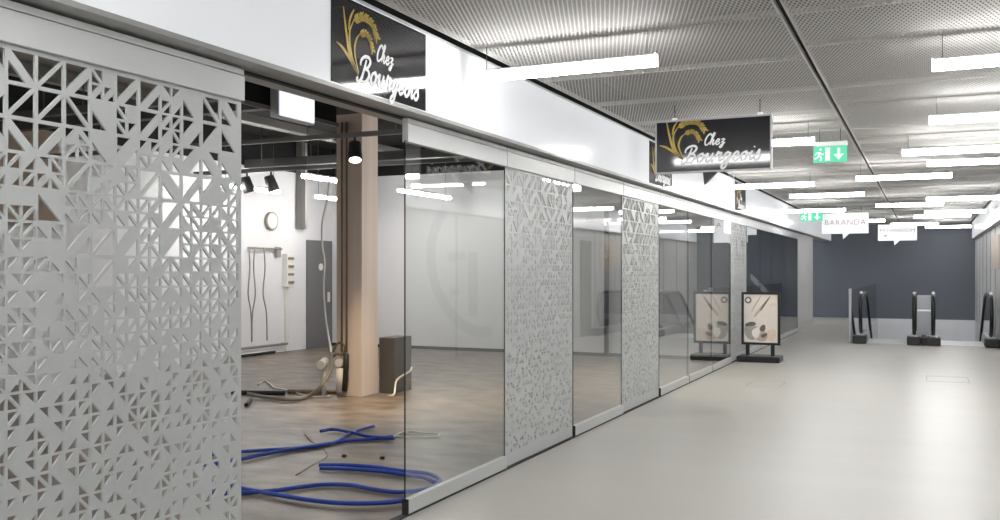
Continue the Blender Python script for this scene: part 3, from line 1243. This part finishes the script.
# ---------------------------------------------------------------- empty shop: column
cx1, cy0 = -6.12, 9.52
b = MB()
b.box(cx1 - .36, cx1, cy0, cy0 + .36, 0, 3.38, bev=.004)
struct(b.build('column_boxed', M['column']), 'pinkish boxed column inside the empty shop', 'column')
cyf = cy0 - .035


def onface(u, v):
    return Py(u, v, cyf)


for u, m, lab, r in ((341.8, 'pipe_brown', 'brown riser pipe on the column face, left one', .012), (346.6, 'pipe_brown', 'brown riser pipe on the column face, right one', .012)):
    a, c = onface(u, 122), onface(u, 352)
    b = MB()
    b.tube([a, (a + c) / 2, c], r, seg=8)
    e = tag(b.build('riser_pipe', M[m]), lab, 'pipe', 'riser pipes on the column')
# pipe cluster at the column foot
b = MB()
b.tube([onface(346, 354), onface(346, 366), onface(345.5, 380), onface(344, 391)], .035, seg=10)
tag(b.build('waste_pipe', M['dark_pl']), 'dark upright waste pipe at the foot of the column', 'pipe')
b = MB()
pa = Py(340, 368, cyf - .02)
b.tube([pa, Py(339.6, 392, cyf - .02)], .045, seg=12)
b.tube([Py(338.5, 363, cyf - .05), Py(341, 363, cyf + .02)], .05, seg=12)
tag(b.build('pipe_bend', M['white_pl']), 'white pipe bend standing at the foot of the column', 'pipe')
b = MB()
pa = Py(323.2, 362.5, cyf - .1)
b.tube([pa + Vector((-.06, .12, .0)), pa + Vector((.0, 0, -.01)), pa + Vector((.03, -.1, -.02))], .052, seg=12)
b.tube([pa + Vector((0, 0, -.02)), Vector((pa.x + .02, pa.y, 0.0))], .03, seg=10)
tag(b.build('pipe_stub', M['white_pl']), 'white round pipe stub left of the column foot', 'pipe')
b = MB()
b.tube(spline([onface(333, 352), onface(337, 344), onface(342, 343), onface(345, 348), onface(343, 354), onface(337, 354), onface(333, 357), onface(331, 362)], 6), .014, seg=8)
tag(b.build('flexible_hose', M['olive_pl']), 'olive looped hose tied round the pipes on the column', 'hose')


def fl(u, v, z=.0):
    return Pz(u, v, z)


def floor_cable(name, pts, r, m, lab, cat, group=None, ridge=0.0, n=8, lift=0.0):
    P = [fl(u, v, r + .001) + Vector((0, 0, lift)) for u, v in pts]
    b = MB()
    sp = spline(P, n)
    b.tube(sp, r, seg=8, ridge=ridge)
    return tag(b.build(name, M[m]), lab, cat, group)


# horizontal pipes on the floor left of the column
floor_cable('floor_pipe', [(232, 392.5), (262, 393), (285, 393)], .03, 'dark_pl', 'dark pipe lying on the floor at the edge of the perforated panel', 'pipe')
floor_cable('floor_pipe', [(288, 391.3), (315, 391.5), (344, 391.5)], .028, 'pipe_brown', 'dark pipe lying on the floor running into the column foot', 'pipe')
b = MB()
P = [onface(336, 352) + Vector((-.03, -.06, 0)), Py(331, 368, cyf - .12), Py(322, 385, cyf - .3), fl(308, 396, .03), fl(290, 399.5, .03), fl(265, 397, .03), fl(247, 393.5, .07)]
b.tube(spline(P, 10), .024, seg=10, ridge=.12)
tag(b.build('corrugated_hose', M['grey_pl']), 'grey ribbed hose hanging off the column and curving over the floor', 'hose')
floor_cable('loose_cable', [(258, 385), (264, 381), (270, 384), (275, 388), (290, 391), (312, 397), (330, 396)], .011, 'white_pl', 'white cord tangled on the floor left of the column', 'cord')
floor_cable('cable_end', [(246, 405), (249, 401), (250.5, 399.5)], .022, 'dark_pl', 'short black cable end below the ribbed hose', 'cable')
b = MB()
b.tube(spline([Py(330, 176, 10.4), Py(327, 200, 10.4), Py(322.5, 222, 10.4), Py(322.3, 245, 10.4), Py(324.5, 262, 10.4), Py(323.5, 290, 10.4), Py(326, 320, 10.4), Py(330, 345, 10.1), Py(332, 360, 9.7)], 8), .013, seg=8)
tag(b.build('hanging_cable', M['white_pl']), 'white cable hanging from the ceiling in front of the grey door', 'cable')

# dark grey box behind column
a = fl(394.5, 393.5)
bx1, by0 = a.x, a.y
bx0 = Py(379, 393, by0).x
by1 = by0 + .42
b = MB()
b.box(bx0, bx1, by0, by1, 0, .68, bev=.006)
tag(b.build('floor_cabinet', M['box_grey']), 'dark grey floor box right of the column', 'box')
b = MB()
P = [fl(389, 396, .01), fl(392, 393, .04) + Vector((.06, -.05, 0)), Py(397, 380, by0 - .03), Py(401, 371, by0 + .0) + Vector((.12, 0, 0)), Py(404.5, 367, by0 + .1) + Vector((.1, 0, 0))]
b.tube(spline(P, 8), .012, seg=8)
tag(b.build('white_flex', M['white_pl']), 'white flex leaning against the dark grey box', 'cable')

# blue conduit on the floor
BG = 'blue conduits on the shop floor'
R_B = .0155
floor_cable('blue_conduit', [(205, 455), (237, 452), (265, 450), (300, 447.5), (345, 441), (372, 439), (393, 436.5)], R_B, 'blue', 'blue conduit running from the perforated panel to the white cable loop, upper of two', 'conduit', BG)
floor_cable('blue_conduit', [(205, 466), (237, 460.5), (258, 456), (290, 449.8), (330, 444), (346, 436), (360, 430), (374, 426.5)], R_B, 'blue', 'blue conduit whose loose end sticks up highest near the white cable loop', 'conduit', BG, lift=.004)
floor_cable('blue_conduit', [(320.5, 432.5), (333, 430.5), (350, 433.5), (370, 438), (394, 439.5)], R_B, 'blue', 'short blue conduit with its cut end toward the column', 'conduit', BG, lift=.012)
floor_cable('blue_conduit', [(319, 465), (345, 465), (375, 467), (403, 471), (425, 473), (437, 477), (440, 482), (432, 487), (415, 491), (395, 492), (372, 489), (350, 485), (325, 484.5), (300, 487), (270, 491), (237, 493), (205, 493)], R_B, 'blue', 'blue conduit looping round behind the glass and back to the panel', 'conduit', BG)
floor_cable('blue_conduit', [(320, 468.5), (345, 469), (380, 471.5), (405, 475), (424, 478), (436, 483)], R_B, 'blue', 'blue conduit lying close alongside the start of the loop', 'conduit', BG, lift=.003)
floor_cable('blue_conduit', [(205, 481), (237, 488), (252, 491), (280, 496), (310, 501), (345, 504), (375, 504), (402, 501.5), (420, 497), (434, 490)], R_B, 'blue', 'lowest blue conduit, closest to the glass panel bottom rail', 'conduit', BG, lift=.006)
floor_cable('cable_loop', [(392, 437), (400, 433.5), (408, 431), (424, 433), (437, 433.5), (439, 436), (430, 437.5), (412, 437.5), (396, 435.5), (404, 432), (410, 434)], .007, 'white_pl', 'white cable loop at the ends of the blue conduits', 'cable')
floor_cable('thin_wire', [(305, 434), (311, 441), (321, 446), (327, 454), (324, 459), (312, 465), (296, 475)], .004, 'pipe_brown', 'thin brown wire on the shop floor between the blue conduits', 'wire')
for i, (u, v) in enumerate(((344, 457), (382, 459))):
    p = fl(u, v)
    b = MB()
    b.prism([p + Vector((math.cos(k * 1.05) * .022, math.sin(k * 1.05) * .015, 0)) for k in range(6)], (0.003, 0, .02))
    tag(b.build('rubble_chip', M['dark_pl']), ('small dark chip on the floor left of the glass panel, nearer the loose wire', 'small dark chip on the floor closest to the glass panel edge')[i], 'chip', 'chips on the shop floor')

# ---------------------------------------------------------------- shop back wall fittings
xw = SX0


def W(u, v, off=0.0):
    return Px(u, v, xw + off)


# door
a, c = W(306, 353), W(331.5, 240)
b = MB()
b.box(xw + .001, xw + .03, a.y, SY1 - .03, 0, 2.1)
e = struct(b.build('door_1', M['door']), 'grey door at the end of the white back wall', 'door')
b = MB()
p = W(320.5, 267, .03)
b.tube([(xw + .03, p.y, p.z), (xw + .045, p.y, p.z)], .07, seg=14)
b.build('door_notice', M['white_pl'], e)
p = W(328, 297, .03)
b = MB()
b.box(xw + .03, xw + .06, p.y - .03, p.y + .03, p.z - .1, p.z + .1, bev=.006)
b.build('door_handle', M['white_pl'], e)
# clock
p = W(270, 221)
e = empty('wall_clock', (xw, p.y, p.z))
tag(e, 'round pale clock high on the white back wall', 'clock')
b = MB()
b.tube([(xw + .001, p.y, p.z), (xw + .06, p.y, p.z)], .165, seg=28)
b.build('case', M['grey_pl'], e)
b = MB()
b.tube([(xw + .0602, p.y, p.z), (xw + .063, p.y, p.z)], .14, seg=28)
b.build('dial', M['white_pl'], e)
# switch box column with conduit
a, c = W(282, 287), W(289, 254)
e = empty('switch_box', (xw, (a.y + c.y) / 2, a.z))
tag(e, 'tall white switch box with four dark slots on the back wall', 'switch box')
b = MB()
b.box(xw + .001, xw + .12, a.y, c.y, a.z, c.z, bev=.01)
b.build('case', M['white_pl'], e)
for k in range(4):
    z = a.z + (c.z - a.z) * (.14 + .24 * k)
    b = MB()
    b.box(xw + .1205, xw + .14, a.y + .03, c.y - .03, z - .022, z + .022)
    b.build('socket', M['pipe_brown'], e)
b = MB()
b.box(xw + .001, xw + .05, (a.y + c.y) / 2 - .045, (a.y + c.y) / 2 + .045, .02, a.z)
tag(b.build('cable_duct', M['white_pl']), 'white cable duct running from the switch box down to the floor', 'duct')
# horizontal rail with hanging wires
a, c = W(247, 248), W(279, 248.5)
zr = a.z
b = MB()
b.tube([(xw + .06, a.y, zr), (xw + .06, c.y, zr)], .018, seg=8)
for q in (a.y + .02, c.y - .02):
    b.tube([(xw, q, zr), (xw + .06, q, zr)], .014, seg=6)
tag(b.build('wall_rail', M['grey_pl']), 'grey horizontal rail on the white back wall beside the switch box', 'rail')
for i, (u, s) in enumerate(((249, .5), (255, -.5), (264, .6))):
    b = MB()
    y = W(u, 250, .09).y
    zz = [zr + .02, zr - .35, zr - .8, zr - 1.15, .25]
    b.tube(spline([(xw + .085, y + s * d, z) for d, z in zip((0, .06, -.03, .12, .16), zz)], 6), .012, seg=6)
    tag(b.build('hanging_wire', M['grey_pl']), ('leftmost grey wire hanging from the rail on the back wall', 'second grey wire hanging from the rail on the back wall', 'grey wire nearest the switch box hanging from the rail')[i], 'wire', 'wires hanging from the wall rail')
b = MB()
p = W(276.5, 252)
b.box(xw + .001, xw + .07, p.y - .07, p.y + .05, p.z - .1, p.z + .09, bev=.01)  # grey junction box fixed to the back wall
tag(b.build('junction_box', M['grey_pl']), 'small grey junction box at the end of the wall rail', 'box')
# low pipes
for v, r, m, lab in ((346.5, .022, 'grey_pl', 'upper grey pipe low along the white back wall'), (352.5, .02, 'white_pl', 'white pipe low along the back wall, middle one'), (357, .03, 'dark_pl', 'dark pipe at the foot of the white back wall')):
    z = W(255, v).z
    y0, y1 = W(225, v).y, W(283 if v < 350 else 270, v).y
    z = max(z, r + .002)
    b = MB()
    b.tube([(xw + .1, y0, z), (xw + .1, y1, z)], r, seg=8)
    b.tube([(xw, y1 - .05, z), (xw + .1, y1 - .05, z)], r * .9, seg=8)
    b.tube([(xw, y0 + .05, z), (xw + .1, y0 + .05, z)], r * .9, seg=8)
    tag(b.build('wall_pipe', M[m]), lab, 'pipe', 'low pipes along the back wall')
# upright white pipe and tan board
p0, p1 = W(302, 150, .1), W(302, 228, .1)
b = MB()
b.box(xw + .03, xw + .16, p0.y - .09, p0.y + .02, p1.z, 3.94)
tag(b.build('upright_duct', M['beam_light']), 'grey upright duct dropping from the black ceiling onto the back wall', 'duct')
b = MB()
b.tube([(xw + .09, p0.y + .10, p1.z - .02), (xw + .09, p0.y + .10, 3.94)], .045, seg=10)
tag(b.build('upright_pipe', M['white_pl']), 'white upright pipe beside the grey duct on the back wall', 'pipe')
b = MB()
ya, yb = Px(-40, 200, xw + .3).y, Px(58, 200, xw + .3).y
b.box(xw, xw + .3, ya, yb, 2.15, 3.36)
struct(b.build('trim_11', M['tan']), 'tan boarded bulkhead high on the back wall behind the perforated panel', 'trim')

# ---------------------------------------------------------------- shop ceiling gear
b = MB()
yb_ = Px(332, 150, -3.585).y
b.box(-3.62, -3.55, SY0 + .1, yb_, 2.47, 2.95)
e = tag(b.build('bulkhead_beam', M['black']), 'black beam along the shop front above the open doorway', 'beam')
b = MB()
b.box(-3.549, -3.53, SY0 + .1, yb_, 2.452, 2.475)
b.build('edge_rail', M['beam_light'], e)
a, c = Px(280, 119, -3.466), Px(314, 124, -3.466)
zt = Px(297, 95, -3.52).z
z0 = Px(297, 121.5, -3.52).z
e = empty('lit_sign_box', (-3.5, (a.y + c.y) / 2, z0))
tag(e, 'blank white lit sign box on the black beam over the doorway', 'lit sign')
b = MB()
b.box(-3.529, -3.47, a.y - .012, c.y + .012, z0 - .01, zt + .01, bev=.004)
b.build('housing', M['sign_edge'], e)
b = MB()
b.box(-3.4699, -3.462, a.y, c.y, z0, zt)
b.build('face', M['lit_panel'], e)
b = MB()
q = [Pz(u, v, 3.55) for u, v in ((236, 120), (246, 140), (330, 150), (330, 136), (250, 112))]
xs = [p.x for p in q]
b.box(-9.4, -6.6, 5.2, 9.0, 3.70, 3.76)
struct(b.build('ceiling_raft', M['raft']), 'pale grey ceiling raft above the shop beams', 'ceiling')

gear = [  # cross members along x
    (6.6, 3.02, .09, .07, 'beam_grey', 'dark cross duct under the shop ceiling, closest to the doorway'),
    (7.9, 3.18, .12, .10, 'beam_grey', 'dark cross duct under the shop ceiling, second from the doorway'),
    (8.75, 2.97, .06, .05, 'beam_light', 'grey track crossing in front of the column, with a spotlight'),
    (11.9, 3.05, .07, .06, 'beam_grey', 'dark cross track behind the column carrying spotlights'),
    (13.2, 3.3, .16, .14, 'beam_grey', 'dark cross duct closest to the white cross wall'),
]
for y, z, wd, ht, m, lab in gear:
    b = MB()
    b.box(SX0 + .05, -3.2, y - wd / 2, y + wd / 2, z, z + ht, bev=.004)
    for x in (-9.5, -7.4, -5.2, -3.6):
        b.tube([(x, y, z + ht), (x, y, 3.96)], .008, seg=6)
    tag(b.build('cross_duct', M[m]), lab, 'duct', 'ducts and tracks under the shop ceiling')
for x, z, m, lab in ((-5.0, 3.56, 'beam_grey', 'long dark duct running along the shop in front of the column'), (-8.6, 3.56, 'beam_light', 'long grey tray running along the shop behind the column')):
    b = MB()
    b.box(x - .09, x + .09, SY0 + .1, SY1 - .1, z, z + .11, bev=.004)
    tag(b.build('long_duct', M[m]), lab, 'duct', 'ducts and tracks under the shop ceiling')


def spotlight(top, aim, lab, s=1.0, on=False):
    e = empty('track_spotlight', top)
    tag(e, lab, 'spotlight', 'track spotlights in the shop')
    top = Vector(top)
    aim = Vector(aim).normalized()
    c = top + Vector((0, 0, -.16 * s))
    b = MB()
    b.tube([top, c], .014 * s, seg=8)
    b.build('stem', M['spot_metal'], e)
    b = MB()
    b.tube([c - aim * .11 * s, c - aim * .10 * s, c + aim * .10 * s, c + aim * .12 * s], [.05 * s, .07 * s, .085 * s, .085 * s], seg=16)
    b.build('lamp_body', M['spot_metal'], e)
    b = MB()
    b.tube([c + aim * .1201 * s, c + aim * .123 * s], .07 * s, seg=16)
    b.build('lens', M['lens'] if on else M['white_pl'], e)


p = Py(355, 141, 8.75)
spotlight((p.x, 8.75, 2.97), (.25, -.35, -1), 'grey track spotlight in front of the column', .95, True)
p = Py(271, 160, 11.9)
spotlight((p.x, 11.9, 3.05), (.25, .25, -1), 'dark spotlight hanging above the clock side of the back wall', 1.1)
p = Py(247, 160, 11.9)
spotlight((p.x, 11.9, 3.05), (.15, .3, -1), 'dark spotlight half hidden by the perforated panel', 1.1)

# shop tubes (run along the shop)
ST = 'linear lights inside the shop'


def shop_light(x, z, ya, yb, lab):
    e = empty('shop_light', (x, (ya + yb) / 2, z))
    tag(e, lab, 'ceiling light', ST)
    b = MB()
    b.box(x - .03, x + .03, ya, yb, z, z + .05, bev=.006)
    b.build('diffuser', M['shop_tube'], e)
    b = MB()
    b.box(x - .032, x + .032, ya, yb, z + .05, z + .075)
    b.build('housing', M['lamp_metal'], e)
    for s in (.1, .9):
        y = ya + (yb - ya) * s
        b = MB()
        b.tube([(x, y, z + .075), (x, y, 3.95)], .004, seg=6)
        b.build('suspension_wire', M['wire'], e)


def spany(x, u0, u1):
    return Px(u0, 190, x).y, Px(u1, 190, x).y


zL = 2.80
y0, y1 = spany(-9.9, 219, 279)
shop_light(-9.9, zL, y0, y1, 'linear shop light above the clock, left of the upright duct')
y0, y1 = spany(-9.9, 316, 338)
shop_light(-9.9, zL, y0, y1, 'linear shop light lower of two just left of the column')
y0, y1 = spany(-7.9, 303, 344)
shop_light(-7.9, zL, y0, y1, 'linear shop light upper of two just left of the column')
y0, y1 = spany(-7.9, 399, 450)
shop_light(-7.9, zL, y0, y1, 'linear shop light crossing behind the edge of the first glass panel')
shop_light(-4.9, 2.95, 1.0, 2.4, 'linear shop light behind the big perforated panel, near the front')
shop_light(-7.9, zL, 2.6, 4.2, 'linear shop light deep behind the big perforated panel')
shop_light(-4.6, 2.7, 11.6, 12.9, 'added linear fill light high behind the third perforated panel')  # extra tube, added to brighten the far end of the shop
shop_light(-4.3, 2.7, 9.95, 11.0, 'added linear fill light high behind the cut-out panel between the first two glass panels')  # extra tube out of sight, added to brighten the cross wall

shop_light(-4.5, 3.25, 5.0, 6.4, 'added linear fill light above the open doorway, hidden behind the fascia')  # unseen lamp added to lift the column and nearby floor

# warm spill from the shop's track spotlight lamps
def spot(name, loc, aim, power, col, size=1.2, rad=.06):
    l = bpy.data.lights.new(name, 'SPOT')
    l.energy = power
    l.color = col
    l.spot_size = size
    l.spot_blend = 1.0
    l.shadow_soft_size = rad
    o = bpy.data.objects.new(name, l)
    COL.objects.link(o)
    o.location = loc
    o.rotation_euler = Vector(aim).to_track_quat('-Z', 'Y').to_euler()


p = Py(355, 141, 8.75)
spot('spot_beam', (p.x + .05, 8.69, 2.66), (.1, .12, -1), 260, (1, .78, .5), 1.25, .08)
spot('spot_beam', (-4.6, 10.2, 3.2), (0.1, .1, -1), 160, (1, .8, .55), 1.5)
spot('spot_beam', (-4.4, 12.8, 3.2), (0.2, .0, -1), 160, (1, .82, .6), 1.6)

# ---------------------------------------------------------------- world
w = bpy.data.worlds.new('world')
sc.world = w
w.use_nodes = True
bg = w.node_tree.nodes['Background']
bg.inputs[0].default_value = (.93, .96, 1, 1)
bg.inputs[1].default_value = .9
